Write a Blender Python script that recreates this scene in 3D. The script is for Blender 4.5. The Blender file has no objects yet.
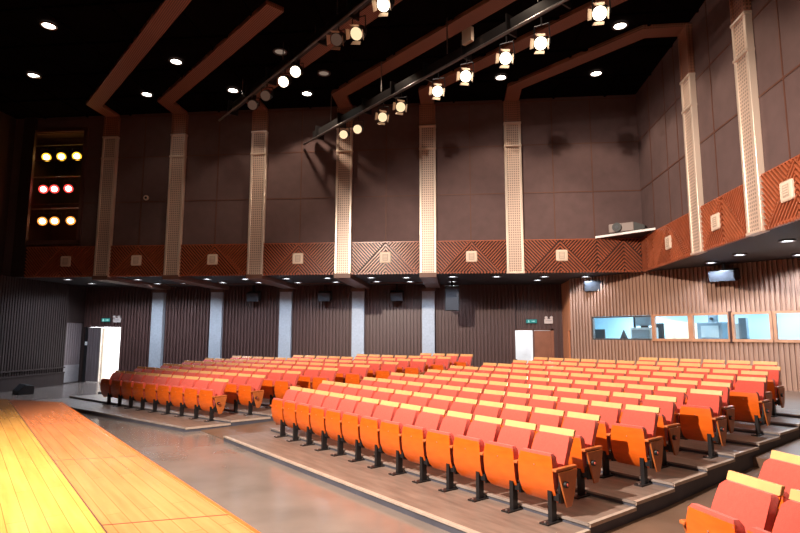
import bpy, bmesh, math, random
from mathutils import Vector, Matrix
random.seed(7)
sc = bpy.context.scene
COL = sc.collection
PI = math.pi
R = math.radians
RY = R(45.9)
S_, C_ = math.sin(RY), math.cos(RY)

def rn(r, n, z=0.0):
    """hall frame: r runs along the rows of the middle block, n away from the stage"""
    return Vector((n*S_ - r*C_, n*C_ + r*S_, z))

# ------------------------------------------------------------------ materials
def new_mat(name):
    m = bpy.data.materials.new(name); m.use_nodes = True
    nt = m.node_tree
    return m, nt, nt.nodes['Principled BSDF']

def mat(name, col, rough=.5, metal=0., noise=0., nscale=6., bump=0., bscale=60., coat=0., stretch=None, sheen=0., rvar=0.):
    m, nt, b = new_mat(name)
    b.inputs['Roughness'].default_value = rough
    b.inputs['Metallic'].default_value = metal
    b.inputs['Coat Weight'].default_value = coat
    b.inputs['Coat Roughness'].default_value = .15
    if sheen:
        b.inputs['Sheen Weight'].default_value = sheen
    b.inputs['Base Color'].default_value = (*col, 1)
    tc = nt.nodes.new('ShaderNodeTexCoord')
    mp = nt.nodes.new('ShaderNodeMapping')
    nt.links.new(tc.outputs['Object'], mp.inputs['Vector'])
    if stretch: mp.inputs['Scale'].default_value = stretch
    if noise:
        n = nt.nodes.new('ShaderNodeTexNoise'); n.inputs['Scale'].default_value = nscale; n.inputs['Detail'].default_value = 5
        nt.links.new(mp.outputs['Vector'], n.inputs['Vector'])
        cr = nt.nodes.new('ShaderNodeValToRGB')
        cr.color_ramp.elements[0].position = .25; cr.color_ramp.elements[1].position = .75
        cr.color_ramp.elements[0].color = (*[c*(1-noise) for c in col], 1)
        cr.color_ramp.elements[1].color = (*[min(1, c*(1+noise)) for c in col], 1)
        nt.links.new(n.outputs['Fac'], cr.inputs['Fac'])
        nt.links.new(cr.outputs['Color'], b.inputs['Base Color'])
        if rvar:
            mr = nt.nodes.new('ShaderNodeMapRange')
            mr.inputs['To Min'].default_value = max(.02, rough-rvar); mr.inputs['To Max'].default_value = rough+rvar
            nt.links.new(n.outputs['Fac'], mr.inputs['Value'])
            nt.links.new(mr.outputs['Result'], b.inputs['Roughness'])
    if bump:
        n2 = nt.nodes.new('ShaderNodeTexNoise'); n2.inputs['Scale'].default_value = bscale; n2.inputs['Detail'].default_value = 3
        nt.links.new(mp.outputs['Vector'], n2.inputs['Vector'])
        bp = nt.nodes.new('ShaderNodeBump'); bp.inputs['Strength'].default_value = bump; bp.inputs['Distance'].default_value = .01
        nt.links.new(n2.outputs['Fac'], bp.inputs['Height'])
        nt.links.new(bp.outputs['Normal'], b.inputs['Normal'])
    return m

def emit(name, col, s):
    m = bpy.data.materials.new(name); m.use_nodes = True
    nt = m.node_tree; nt.nodes.clear()
    e = nt.nodes.new('ShaderNodeEmission'); o = nt.nodes.new('ShaderNodeOutputMaterial')
    e.inputs['Color'].default_value = (*col, 1); e.inputs['Strength'].default_value = s
    nt.links.new(e.outputs[0], o.inputs['Surface'])
    m.cycles.emission_sampling = 'NONE'
    return m

def board_mat(name, c1, c2, cm, rough, w, h, coat=.3, mortar=.004):
    m, nt, b = new_mat(name)
    b.inputs['Roughness'].default_value = rough
    b.inputs['Coat Weight'].default_value = coat; b.inputs['Coat Roughness'].default_value = .12
    tc = nt.nodes.new('ShaderNodeTexCoord')
    br = nt.nodes.new('ShaderNodeTexBrick')
    br.inputs['Scale'].default_value = 1; br.inputs['Brick Width'].default_value = w; br.inputs['Row Height'].default_value = h
    br.inputs['Mortar Size'].default_value = mortar; br.inputs['Mortar Smooth'].default_value = .1
    br.inputs['Color1'].default_value = (*c1, 1); br.inputs['Color2'].default_value = (*c2, 1); br.inputs['Mortar'].default_value = (*cm, 1)
    br.offset = .37; br.inputs['Bias'].default_value = -.1
    nt.links.new(tc.outputs['Object'], br.inputs['Vector'])
    mp = nt.nodes.new('ShaderNodeMapping'); mp.inputs['Scale'].default_value = (.7, 9, 1)
    nt.links.new(tc.outputs['Object'], mp.inputs['Vector'])
    n = nt.nodes.new('ShaderNodeTexNoise'); n.inputs['Scale'].default_value = 1.5; n.inputs['Detail'].default_value = 6
    nt.links.new(mp.outputs['Vector'], n.inputs['Vector'])
    mx = nt.nodes.new('ShaderNodeMix'); mx.data_type = 'RGBA'; mx.blend_type = 'MULTIPLY'
    mx.inputs['Factor'].default_value = .55
    nt.links.new(br.outputs['Color'], mx.inputs['A'])
    cr = nt.nodes.new('ShaderNodeValToRGB'); cr.color_ramp.elements[0].color = (.6, .55, .5, 1); cr.color_ramp.elements[0].position = .3
    cr.color_ramp.elements[1].color = (1, 1, 1, 1); cr.color_ramp.elements[1].position = .7
    nt.links.new(n.outputs['Fac'], cr.inputs['Fac'])
    nt.links.new(cr.outputs['Color'], mx.inputs['B'])
    nt.links.new(mx.outputs['Result'], b.inputs['Base Color'])
    n3 = nt.nodes.new('ShaderNodeTexNoise'); n3.inputs['Scale'].default_value = 7
    nt.links.new(tc.outputs['Object'], n3.inputs['Vector'])
    bp = nt.nodes.new('ShaderNodeBump'); bp.inputs['Strength'].default_value = .12; bp.inputs['Distance'].default_value = .01
    nt.links.new(n3.outputs['Fac'], bp.inputs['Height']); nt.links.new(bp.outputs['Normal'], b.inputs['Normal'])
    return m

def perf_mat(name, col, rough, metal):
    """beige metal sheet pierced by a grid of small holes"""
    m, nt, b = new_mat(name)
    b.inputs['Roughness'].default_value = rough; b.inputs['Metallic'].default_value = metal
    tc = nt.nodes.new('ShaderNodeTexCoord')
    sep = nt.nodes.new('ShaderNodeSeparateXYZ'); nt.links.new(tc.outputs['Object'], sep.inputs[0])
    def wave(sock, per):
        mu = nt.nodes.new('ShaderNodeMath'); mu.operation = 'MULTIPLY'; mu.inputs[1].default_value = 2*PI/per
        nt.links.new(sock, mu.inputs[0])
        s = nt.nodes.new('ShaderNodeMath'); s.operation = 'SINE'; nt.links.new(mu.outputs[0], s.inputs[0])
        return s.outputs[0]
    ad = nt.nodes.new('ShaderNodeMath'); ad.operation = 'ADD'
    nt.links.new(sep.outputs['X'], ad.inputs[0]); nt.links.new(sep.outputs['Y'], ad.inputs[1])
    a = wave(ad.outputs[0], .075); c = wave(sep.outputs['Z'], .085)
    mn = nt.nodes.new('ShaderNodeMath'); mn.operation = 'MAXIMUM'
    nt.links.new(a, mn.inputs[0]); nt.links.new(c, mn.inputs[1])
    cr = nt.nodes.new('ShaderNodeValToRGB')
    cr.color_ramp.elements[0].position = .0; cr.color_ramp.elements[0].color = (*[k*.42 for k in col], 1)
    cr.color_ramp.elements[1].position = .35; cr.color_ramp.elements[1].color = (*col, 1)
    nt.links.new(mn.outputs[0], cr.inputs['Fac']); nt.links.new(cr.outputs['Color'], b.inputs['Base Color'])
    return m

M = {}
M['stage'] = board_mat('stage_boards', (.92, .47, .12), (.86, .42, .10), (.55, .22, .05), .16, 2.6, .125, mortar=.003)
M['apron'] = board_mat('apron_boards', (.88, .30, .115), (.80, .26, .10), (.48, .15, .05), .18, 2.1, .125, mortar=.003)
M['stageside'] = mat('stage_side', (.10, .05, .03), .5)
M['floor'] = mat('grey_vinyl_floor', (.20, .158, .142), .19, noise=.18, nscale=1.2, bump=.06, bscale=4, rvar=.05)
M['tier'] = mat('brown_vinyl_tread', (.20, .142, .118), .42, noise=.30, nscale=2.2, stretch=(1, 5, 1), bump=.1, bscale=20)
M['tierside'] = mat('riser_board', (.075, .075, .10), .5, noise=.2, nscale=3)
M['nosing'] = mat('nosing_strip', (.52, .42, .36), .35, metal=.2, noise=.15, nscale=8)
M['nosing_in'] = mat('shaded_nosing_strip', (.27, .22, .20), .4, noise=.3, nscale=3)  # inner nosings darker, shadow of the seat rows painted into the colour
M['aisle'] = mat('aisle_vinyl', (.155, .088, .058), .40, noise=.2, nscale=2, bump=.08, bscale=12)
M['black'] = mat('black_ceiling', (.004, .003, .003), .8, noise=.3, nscale=2)
for k_ in ('black',):
    M[k_].node_tree.nodes['Principled BSDF'].inputs['Specular IOR Level'].default_value = 0
M['soffit'] = mat('dark_soffit', (.016, .012, .014), .6)
M['fabric'] = mat('brown_fabric_panel', (.105, .062, .062), .9, noise=.12, nscale=3, bump=.2, bscale=90)
M['seam'] = mat('panel_seam', (.10, .035, .022), .6)
M['wood_dim'] = mat('dim_wood_batten', (.100, .048, .042), .40, noise=.15, nscale=1.5, stretch=(6, 6, .4))  # same batten wood, dim light of the far wall put into the colour
M['wood_shaded'] = mat('shaded_wood_batten', (.026, .011, .009), .75, noise=.3, nscale=1.5, stretch=(6, 6, .4))  # same batten wood, shade of the left side painted into the colour
M['wood_lit'] = mat('lit_wood_batten', (.40, .23, .165), .42, noise=.12, nscale=1.5, stretch=(6, 6, .4))  # same batten wood, brighter light on the window wall put into the colour
M['wood_frame'] = mat('window_frame_wood', (.50, .235, .13), .4, noise=.2, nscale=3)
M['wood_orange'] = mat('orange_wood_wall', (.58, .20, .085), .45, noise=.25, nscale=2, stretch=(6, 6, .5))
M['frieze'] = mat('frieze_slat', (.37, .095, .042), .30, noise=.2, nscale=4)
M['frieze_back'] = mat('frieze_backing', (.045, .010, .006), .6)
M['perf'] = perf_mat('perforated_column', (.66, .50, .42), .42, .25)
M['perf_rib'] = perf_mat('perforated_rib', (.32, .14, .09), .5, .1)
M['colmetal'] = mat('column_edge_metal', (.82, .68, .58), .28, metal=.45)
M['greycol'] = mat('grey_stone_column', (.42, .44, .49), .45, noise=.12, nscale=14)
M['capwood'] = mat('column_head_wood', (.15, .07, .05), .5)
M['plate'] = mat('cream_plate', (.74, .60, .50), .5)
M['plate_in'] = mat('plate_inner', (.48, .37, .30), .6)
M['metal_dark'] = mat('dark_steel', (.035, .032, .034), .35, metal=.6)
M['metal_grey'] = mat('grey_steel', (.20, .18, .18), .35, metal=.7)
M['speaker'] = mat('black_speaker', (.018, .018, .021), .45)
M['grille'] = mat('speaker_grille', (.06, .065, .08), .6, metal=.3, bump=.4, bscale=150)
M['red'] = mat('red_upholstery', (.62, .075, .05), .85, noise=.10, nscale=30, bump=.3, bscale=160, sheen=.35)
M['ply'] = mat('orange_plywood', (.74, .125, .010), .30, noise=.14, nscale=5, stretch=(1, 1, 4), coat=.35)
M['cap'] = mat('yellow_plywood', (.80, .45, .19), .30, noise=.1, nscale=6, coat=.4)
M['armwood'] = mat('brown_plywood', (.52, .14, .035), .35, noise=.2, nscale=8, coat=.3)
M['blacksteel'] = mat('black_steel', (.02, .018, .02), .4, metal=.3)
M['bolt'] = mat('steel_bolt', (.6, .5, .48), .3, metal=.8)
M['knob'] = mat('red_knob', (.65, .12, .08), .4)
M['white'] = mat('white_paint', (.86, .87, .88), .6)
M['cream'] = mat('cream_light_patch', (.92, .80, .62), .6)
M['paleblue'] = mat('pale_blue_paint', (.56, .79, .90), .7)
M['bluegrey'] = mat('blue_grey_case', (.13, .20, .26), .5)
M['projcase'] = mat('projector_case', (.24, .19, .18), .5)
M['lightcase'] = mat('light_grey_case', (.30, .40, .46), .5)
M['door'] = mat('brown_door', (.30, .11, .06), .4, noise=.15, nscale=3)
M['doorgrey'] = mat('grey_door', (.17, .13, .135), .45, noise=.2, nscale=2, stretch=(8, 8, .5))
M['kick'] = mat('steel_kickplate', (.38, .36, .38), .35, metal=.6, noise=.1, nscale=8)
M['sign_green'] = emit('exit_green', (.10, .55, .50), .55)
M['sign_dark'] = mat('sign_casing', (.03, .05, .055), .4)
M['sign_mark'] = emit('exit_mark', (.55, .95, .90), .9)
M['em_box'] = mat('emergency_box', (.72, .60, .56), .5)
M['glow_warm'] = emit('lamp_warm', (1, .90, .76), 14)
M['glow_dim'] = emit('lamp_dim', (1, .72, .55), .22)
M['glow_cool'] = emit('lamp_cool', (.85, .93, 1), 8)
M['lens'] = emit('spot_lens', (1, .86, .62), 6)
M['lens_mid'] = emit('spot_lens_mid', (1, .72, .42), 1.2)
M['lens_dim'] = emit('spot_lens_dim', (1, .55, .38), .08)
M['g_yellow'] = emit('gel_yellow', (1, .50, .03), 2.2)
M['g_red'] = emit('gel_red', (1, .06, .05), 2.0)
M['g_amber'] = emit('gel_amber', (1, .30, .05), 2.0)
M['hot'] = emit('lamp_hot_centre', (1, .93, .78), 8)
M['barn'] = mat('barn_door_metal', (.55, .40, .30), .4, metal=.3)

def glass():
    m = bpy.data.materials.new('window_glass'); m.use_nodes = True
    nt = m.node_tree; nt.nodes.clear()
    t = nt.nodes.new('ShaderNodeBsdfTransparent'); g = nt.nodes.new('ShaderNodeBsdfGlossy'); g.inputs['Roughness'].default_value = .02
    f = nt.nodes.new('ShaderNodeFresnel'); f.inputs['IOR'].default_value = 1.45
    x = nt.nodes.new('ShaderNodeMixShader'); o = nt.nodes.new('ShaderNodeOutputMaterial')
    nt.links.new(f.outputs[0], x.inputs[0]); nt.links.new(t.outputs[0], x.inputs[1]); nt.links.new(g.outputs[0], x.inputs[2])
    nt.links.new(x.outputs[0], o.inputs['Surface'])
    return m
M['glass'] = glass()

# ------------------------------------------------------------------ mesh helpers
class MB:
    def __init__(s): s.v = []; s.f = []; s.m = []; s.ms = []
    def _mi(s, m):
        if m is None: m = '_'
        if m not in s.ms: s.ms.append(m)
        return s.ms.index(m)
    def add(s, vs, fs, m=None):
        o = len(s.v); s.v += [tuple(v) for v in vs]; i = s._mi(m)
        for f in fs: s.f.append([o+k for k in f]); s.m.append(i)
        return s
    def box(s, x0, x1, y0, y1, z0, z1, m=None, X=None):
        vs = [Vector((x, y, z)) for z in (z0, z1) for y in (y0, y1) for x in (x0, x1)]
        if X is not None: vs = [X @ v for v in vs]
        return s.add(vs, [(0, 2, 3, 1), (4, 5, 7, 6), (0, 1, 5, 4), (2, 6, 7, 3), (0, 4, 6, 2), (1, 3, 7, 5)], m)
    def prism(s, pts, vec, m=None):
        n = len(pts); vec = Vector(vec); pts = [Vector(p) for p in pts]
        vs = pts + [p+vec for p in pts]
        return s.add(vs, [list(range(n))[::-1], [n+i for i in range(n)]] + [(i, (i+1) % n, n+(i+1) % n, n+i) for i in range(n)], m)
    def poly(s, pts2, z0, z1, m=None, mside=None):
        n = len(pts2)
        vs = [(p[0], p[1], z0) for p in pts2] + [(p[0], p[1], z1) for p in pts2]
        s.add(vs, [[n+i for i in range(n)], list(range(n))[::-1]], m)
        return s.add(vs, [(i, (i+1) % n, n+(i+1) % n, n+i) for i in range(n)], mside or m)
    def tube(s, a, b, r, m=None, seg=10, r2=None):
        a = Vector(a); b = Vector(b); d = (b-a).normalized()
        u = d.orthogonal().normalized(); w = d.cross(u)
        r2 = r if r2 is None else r2
        vs = []
        for p, rr in ((a, r), (b, r2)):
            for k in range(seg):
                t = 2*PI*k/seg; vs.append(p + (u*math.cos(t)+w*math.sin(t))*rr)
        fs = [(k, (k+1) % seg, seg+(k+1) % seg, seg+k) for k in range(seg)] + [list(range(seg))[::-1], [seg+k for k in range(seg)]]
        return s.add(vs, fs, m)
    def build(s, name, material=None, parent=None, bevel=0, seg=2, smooth=False):
        me = bpy.data.meshes.new(name)
        me.from_pydata(s.v, [], s.f)
        for k in s.ms: me.materials.append(M[material] if k == '_' else M[k])
        me.polygons.foreach_set('material_index', s.m)
        bm = bmesh.new(); bm.from_mesh(me)
        bmesh.ops.recalc_face_normals(bm, faces=bm.faces[:])
        if bevel:
            bmesh.ops.remove_doubles(bm, verts=bm.verts[:], dist=1e-5)
            bmesh.ops.bevel(bm, geom=bm.edges[:], offset=bevel, segments=seg, affect='EDGES', profile=.5)
        if smooth:
            for f in bm.faces: f.smooth = True
        bm.to_mesh(me); bm.free(); me.update()
        if smooth:
            try: me.set_sharp_from_angle(angle=R(40))
            except Exception: pass
        o = bpy.data.objects.new(name, me); COL.objects.link(o)
        if parent is not None: o.parent = parent
        return o

def tag(o, label=None, cat=None, group=None, kind=None):
    if label: o['label'] = label
    if cat: o['category'] = cat
    if group: o['group'] = group
    if kind: o['kind'] = kind
    return o
def structure(o): o['kind'] = 'structure'; return o
def thing(name, label, cat, loc=(0, 0, 0), rz=0, group=None):
    o = bpy.data.objects.new(name, None); COL.objects.link(o)
    o.location = loc; o.rotation_euler = (0, 0, rz); o.empty_display_size = .2
    return tag(o, label, cat, group)
def copy_tree(o, parent=None):
    c = o.copy(); COL.objects.link(c)
    if parent is not None: c.parent = parent
    for ch in o.children: copy_tree(ch, c)
    return c
ORD = ['first', 'second', 'third', 'fourth', 'fifth', 'sixth', 'seventh', 'eighth', 'ninth', 'tenth', 'eleventh', 'twelfth', 'thirteenth', 'fourteenth', 'fifteenth']

def inA(o):          # objects modelled in the row frame: local x = -r, local y = n
    o.rotation_euler = (0, 0, -RY); return o

def fluted(p0, p1, z0, z1, nrm, pitch=.15, bw=.07, depth=.07, mb=None, m=None):
    """wall of upright battens: an open corrugated sheet in front of a slab"""
    mb = mb or MB()
    p0 = Vector((*p0, 0)); p1 = Vector((*p1, 0)); d = p1-p0; L = d.length; d.normalize(); n = Vector((*nrm, 0)).normalized()
    k = max(1, int(L/pitch)); pt = L/k
    prof = []
    for i in range(k):
        s = i*pt
        prof += [(s, 0), (s+pt-bw, 0), (s+pt-bw, depth), (s+pt, depth)]
    prof.append((L, 0))
    vs = []
    for (s, e) in prof:
        q = p0+d*s+n*e
        vs += [(q.x, q.y, z0), (q.x, q.y, z1)]
    fs = [(2*i, 2*i+2, 2*i+3, 2*i+1) for i in range(len(prof)-1)]
    mb.add(vs, fs, m)
    q = [p0-n*.02, p1-n*.02, p1-n*.14, p0-n*.14]
    mb.prism([(a.x, a.y, z0) for a in q], (0, 0, z1-z0), m)
    return mb

# ------------------------------------------------------------------ setting: floor, ceiling, shell
W, W2 = 19.6, 24.2
UR = 6.47
ZS, ZF, ZR, ZC = 4.35, 5.5, 10.6, 10.72
UL = -17.1
structure(MB().box(-18, 16, -9, 26.9, -.2, 0).build('floor', 'floor'))
structure(MB().box(-18, 16, -9, 27, ZC, ZC+.2).build('ceiling', 'black'))
structure(MB().box(-18, 16, -9.2, -9, 0, ZC).build('wall_front', 'soffit'))

# balcony soffit (L shaped) with fluted lower walls beneath
mb = MB()
mb.box(UL-.4, UR, W+.02, 25.0, ZS, ZS+.15)
mb.box(UR+.02, 13.5, -9, 25.0, ZS, ZS+.15)
structure(mb.build('trim_soffit', 'soffit'))
# wood strips in the soffit running along the side wall
mb = MB()
for u0 in (-13.1, -10.2, -7.0, -3.7):
    mb.box(u0+.1, u0+2.5, 22.95, 23.15, ZS-.03, ZS)
structure(mb.build('trim_soffit_strip', 'capwood'))

# upper side wall (far) and upper right wall, fabric panels with seams
def seams_far(mb):
    for z in (7.2, 8.97, 10.6):
        mb.box(UL, UR, W-.012, W+.0, z-.018, z+.018, 'seam')
    for u in (-11.95, -8.95, -5.7, -2.5, .56, 3.5, 4.85):
        mb.box(u-.018, u+.018, W-.014, W, ZF, ZC, 'seam')
mb = MB(); mb.box(-14.35, UR+.15, W, W+.15, ZS+.01, ZC, 'fabric')
mb.box(-17.6, -14.35, W, W+.15, ZS+.01, 5.75, 'fabric'); mb.box(-17.6, -14.35, W, W+.15, 10.1, ZC, 'fabric'); mb.box(-17.6, -17.05, W, W+.15, 5.75, 10.1, 'fabric')
seams_far(mb)
mbs = mb
structure(mb.build('wall_back', 'fabric'))
mb = MB(); mb.box(UR, UR+.15, -9, W, ZS+.01, ZC, 'fabric')
for z in (7.2, 8.97): mb.box(UR-.012, UR, 0, W, z-.02, z+.02, 'seam')
for v in (18.4, 17.04, 16.2, 14.0, 11.05, 10.3): mb.box(UR-.014, UR, v-.015, v+.015, ZF, ZC, 'seam')
structure(mb.build('wall_right', 'fabric'))
structure(MB().box(UL-.5, UL-.35, -9, W, ZS+.01, ZC).build('wall_left', 'wood_shaded'))

# ---- frieze of diagonal slats
def clip_seg(a, d, poly):
    """part of the line a+t*d inside a convex polygon"""
    t0, t1 = -1e9, 1e9
    n = len(poly); area = sum(poly[i][0]*poly[(i+1) % n][1]-poly[(i+1) % n][0]*poly[i][1] for i in range(n))
    sg = 1 if area > 0 else -1
    for i in range(n):
        p, q = poly[i], poly[(i+1) % n]
        nx, ny = -(q[1]-p[1])*sg, (q[0]-p[0])*sg
        num = nx*(a[0]-p[0])+ny*(a[1]-p[1]); den = nx*d[0]+ny*d[1]
        if abs(den) < 1e-9:
            if num < 0: return None
            continue
        t = -num/den
        if den > 0: t0 = max(t0, t)
        else: t1 = min(t1, t)
    return (t0, t1) if t1-t0 > .03 else None
def frieze(name, P0, sd, nd, w, apexes=None):
    P0 = Vector(P0); sd = Vector(sd).normalized(); nd = Vector(nd).normalized(); h = ZF-ZS; up = Vector((0, 0, 1))
    mb = MB()
    def at(s, t, e): return P0+sd*s+up*t+nd*e
    mb.prism([at(0, 0, 0), at(w, 0, 0), at(w, h, 0), at(0, h, 0)], nd*.05, 'frieze_back')
    ax = w/2 if apexes is None else apexes
    k = .92*h
    L0, L1 = max(0, ax-k), min(w, ax+k)
    zl = h-(ax-L0)/.92; zr = h-(L1-ax)/.92
    regs = []
    up_ang = math.atan2(1, .92)
    if ax > .05:
        regs.append(([(0, 0), (L0, 0), (L0, max(0, zl)), (ax, h), (0, h)] if L0 > 0 else [(0, max(0, zl)), (ax, h), (0, h)], PI-up_ang))
        regs.append(([(L0, max(0, zl)), (ax, 0), (ax, h)] if zl <= 0 else [(0, 0), (ax, 0), (ax, h), (0, zl)], up_ang))
    if w-ax > .05:
        regs.append(([(w, 0), (w, h), (ax, h), (L1, max(0, zr)), (L1, 0)] if L1 < w else [(w, max(0, zr)), (w, h), (ax, h)], up_ang))
        regs.append(([(ax, 0), (L1, max(0, zr)), (ax, h)] if zr <= 0 else [(ax, 0), (w, 0), (w, zr), (ax, h)], PI-up_ang))
    sp = .088; bw = .038; bd = .065
    for poly, ang in regs:
        pp = []
        for p in poly:
            if not pp or (abs(p[0]-pp[-1][0])+abs(p[1]-pp[-1][1])) > 1e-6: pp.append(p)
        if len(pp) < 3: continue
        d = (math.cos(ang), math.sin(ang)); q = (-d[1], d[0])
        offs = [p[0]*q[0]+p[1]*q[1] for p in pp]
        o = math.floor(min(offs)/sp)*sp+sp/2
        while o < max(offs):
            a = (q[0]*o, q[1]*o)
            r = clip_seg(a, d, pp)
            if r:
                c = []
                for t, sgn in ((r[0], -1), (r[0], 1), (r[1], 1), (r[1], -1)):
                    s_ = a[0]+d[0]*t+q[0]*sgn*bw/2; t_ = a[1]+d[1]*t+q[1]*sgn*bw/2
                    c.append(at(min(max(s_, 0), w), min(max(t_, 0), h), .05))
                mb.prism(c, nd*bd, 'frieze')
            o += sp
    mb.prism([at(0, h-.025, .05), at(w, h-.025, .05), at(w, h, .05), at(0, h, .05)], nd*.05, 'frieze')
    # toothed bottom rail
    s = .03
    while s < w-.05:
        mb.prism([at(s, -.03, .0), at(s+.055, -.03, .0), at(s+.055, .03, .0), at(s, .03, .0)], nd*.11, 'frieze')
        s += .11
    return structure(mb.build(name))

CU = [-16.75, -13.3, -10.52, -7.32, -4.05, -.97, 2.09]
CW = .6
k = 0
for a, b in zip(CU[:-1], CU[1:]):
    k += 1
    frieze('trim_%d' % k, (a+CW/2, W, ZS), (1, 0, 0), (0, -1, 0), b-a-CW)
frieze('trim_7', (2.39, W, ZS), (1, 0, 0), (0, -1, 0), 2.5)
frieze('trim_8', (4.89, W, ZS), (1, 0, 0), (0, -1, 0), UR-.1-4.89, .9)
CV = [15.12, 12.24, 9.3, 6.4]
frieze('trim_9', (UR, 19.5, ZS), (0, -1, 0), (-1, 0, 0), 1.1, .55)
frieze('trim_10', (UR, 18.4, ZS), (0, -1, 0), (-1, 0, 0), 18.4-CV[0]-.3, 1.36)
for i in range(3):
    frieze('trim_%d' % (11+i), (UR, CV[i]-.3, ZS), (0, -1, 0), (-1, 0, 0), CV[i]-CV[i+1]-.6)

# ---- square cream plates at the middle of each frieze bay
pl = [((-14.77, W-.10), 0), ((-11.93, W-.10), 0), ((-8.95, W-.10), 0), ((-5.71, W-.10), 0), ((-2.5, W-.10), 0), ((.57, W-.10), 0), ((3.68, W-.10), 0),
      ((UR-.10, 17.04), 1), ((UR-.10, 13.99), 1), ((UR-.10, 11.03), 1)]
pb = MB().box(-.2, .2, -.05, 0, -.2, .2).build('plate_body', 'plate', None, bevel=.045, seg=3)
pi_ = MB()
pi_.box(-.10, .10, -.056, -.045, -.12, .12, 'plate_in')
for z in (-.07, -.02, .03, .08): pi_.box(-.07, .07, -.062, -.055, z-.012, z+.012, 'plate')
pi_ = pi_.build('plate_grille', None)
root = None
where = ['left of the leftmost lit wall column, below the coloured lamps', 'between the first and second bright wall columns', 'between the second and third bright wall columns',
         'between the third and fourth bright wall columns', 'between the fourth and fifth bright wall columns', 'between the fifth and sixth bright wall columns',
         'right of the sixth bright column on the far frieze', 'on the right wall frieze nearest the projector shelf', 'on the right wall frieze between its two columns', 'on the right wall frieze at the photo edge']
for i, ((u, v), side) in enumerate(pl):
    if root is None:
        root = thing('wall_vent_plate', '', 'wall plate', (u, v, 4.92)); pb.parent = root; pi_.parent = root; o = root
    else: o = copy_tree(root); o.location = (u, v, 4.92)
    o.rotation_euler = (0, 0, 0 if side == 0 else -PI/2)
    tag(o, 'cream square plate ' + where[i], 'wall plate', 'cream square plates along the slatted frieze')

t = thing('wall_sensor', 'small pale round sensor on the dark wall between the first two columns', 'sensor', (-11.75, W, 7.35))
MB().tube((0, 0, 0), (0, -.05, 0), .10, seg=16).build('ring', 'plate', t); MB().tube((0, -.05, 0), (0, -.06, 0), .05, seg=12).build('eye', 'speaker', t)
# ---- tall perforated columns and ceiling ribs
def column(idx, pos, axis, label):
    t = thing('wall_column', label, 'column', (*pos, ZS-.02), 0 if axis == 0 else -PI/2, 'tall perforated metal columns on the upper walls')
    H = ZR-ZS+.02
    ZB = 5.42 if axis == 0 else 4.80
    MB().box(-.21, .21, -.13, 0, 0, ZB).build('perforated_panel', 'perf', t)
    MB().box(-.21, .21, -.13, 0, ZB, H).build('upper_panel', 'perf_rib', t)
    for s in (-1, 1):
        MB().box(s*.255-.045, s*.255+.045, -.16, 0, 0, ZB).build('edge_moulding', 'colmetal', t, bevel=.015)
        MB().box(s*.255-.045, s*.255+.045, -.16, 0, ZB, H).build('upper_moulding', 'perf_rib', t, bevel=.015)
    for z in (ZB-.87, ZB-.02):
        MB().box(-.31, .31, -.18, 0, z, z+.07).build('joint_band', 'colmetal', t, bevel=.01)
    MB().box(-.31, .31, -.18, 0, -.03, .03).build('foot_band', 'colmetal', t, bevel=.01)
names_far = ['dim perforated column at the far left beside the coloured lamp bank', 'brownish perforated column just right of the coloured lamp bank', 'perforated metal column above the leftmost seats, second right of the lamps',
             'brightly lit perforated column on far wall, third right of the lamps', 'cream lit perforated column at the centre left of the far wall', 'cream lit perforated column at the centre right of the far wall', 'rightmost lit perforated column on the far wall']
for i, u in enumerate(CU):
    if i: column(i, (u, W), 0, names_far[i])
structure(MB().box(CU[0]-.25, CU[0]+.25, W-.12, W, ZS, ZC).build('trim_pier', 'wood_shaded'))
names_r = ['perforated column on the right wall nearest the projector shelf', 'big bright perforated column on the right wall closest to camera', 'perforated column on the right wall beyond the photo edge']
for i, v in enumerate(CV[:3]): column(i, (UR, v), 1, names_r[i])

def offset_path(pts, w):
    L = []; Rr = []
    n = len(pts)
    for i in range(n):
        p = Vector(pts[i])
        d0 = (p-Vector(pts[i-1])).normalized() if i > 0 else None
        d1 = (Vector(pts[i+1])-p).normalized() if i < n-1 else None
        if d0 is None: d0 = d1
        if d1 is None: d1 = d0
        n0 = Vector((-d0.y, d0.x)); n1 = Vector((-d1.y, d1.x)); m = (n0+n1).normalized(); k = (w/2)/max(.3, m.dot(n0))
        L.append(p+m*k); Rr.append(p-m*k)
    return L, Rr
def rib(pts, label, w=.50):
    L, Q = offset_path(pts, w)
    mb = MB()
    for i in range(len(pts)-1):
        mb.poly([L[i], L[i+1], Q[i+1], Q[i]], ZR, ZC)
    o = mb.build('ceiling_rib', 'perf_rib')
    return tag(o, label, 'ceiling rib', 'brown ribs crossing the black ceiling')
V1 = 18.4
rib([(CU[1], W), (CU[1], V1), (CU[1]+9.5, V1-9.5*.93)], 'leftmost brown ceiling rib rising from the column beside the coloured lamps')
rib([(CU[2], W), (CU[2], V1), (-4.6, 13.05)], 'brown ceiling rib left of the spotlight bar, ending in a square-cut end')
rib([(CU[3], W), (CU[3], V1), (5.35, 6.45), (UR, 6.45)], 'brown ceiling rib mostly hidden behind the left spotlight bar')
rib([(CU[4], W), (CU[4], V1), (5.35, 9.38), (UR, 9.38)], 'long brown ceiling rib between the two spotlight bars')
rib([(CU[5], W), (CU[5], V1), (5.35, 12.34), (UR, 12.34)], 'brown ceiling rib just behind the row of bright spotlights')
rib([(CU[6], W), (CU[6], V1), (5.35, 15.25), (UR, 15.25)], 'rightmost brown ceiling rib, bending into the right wall column')

# faint black ceiling grid
mb = MB()
for i in range(-9, 4): mb.box(i*1.8-.03, i*1.8+.03, 2, W, ZC-.05, ZC)
for j in range(2, 11): mb.box(UL, UR, j*1.8-.03, j*1.8+.03, ZC-.06, ZC)
structure(mb.build('trim_ceiling_grid', 'black'))

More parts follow.
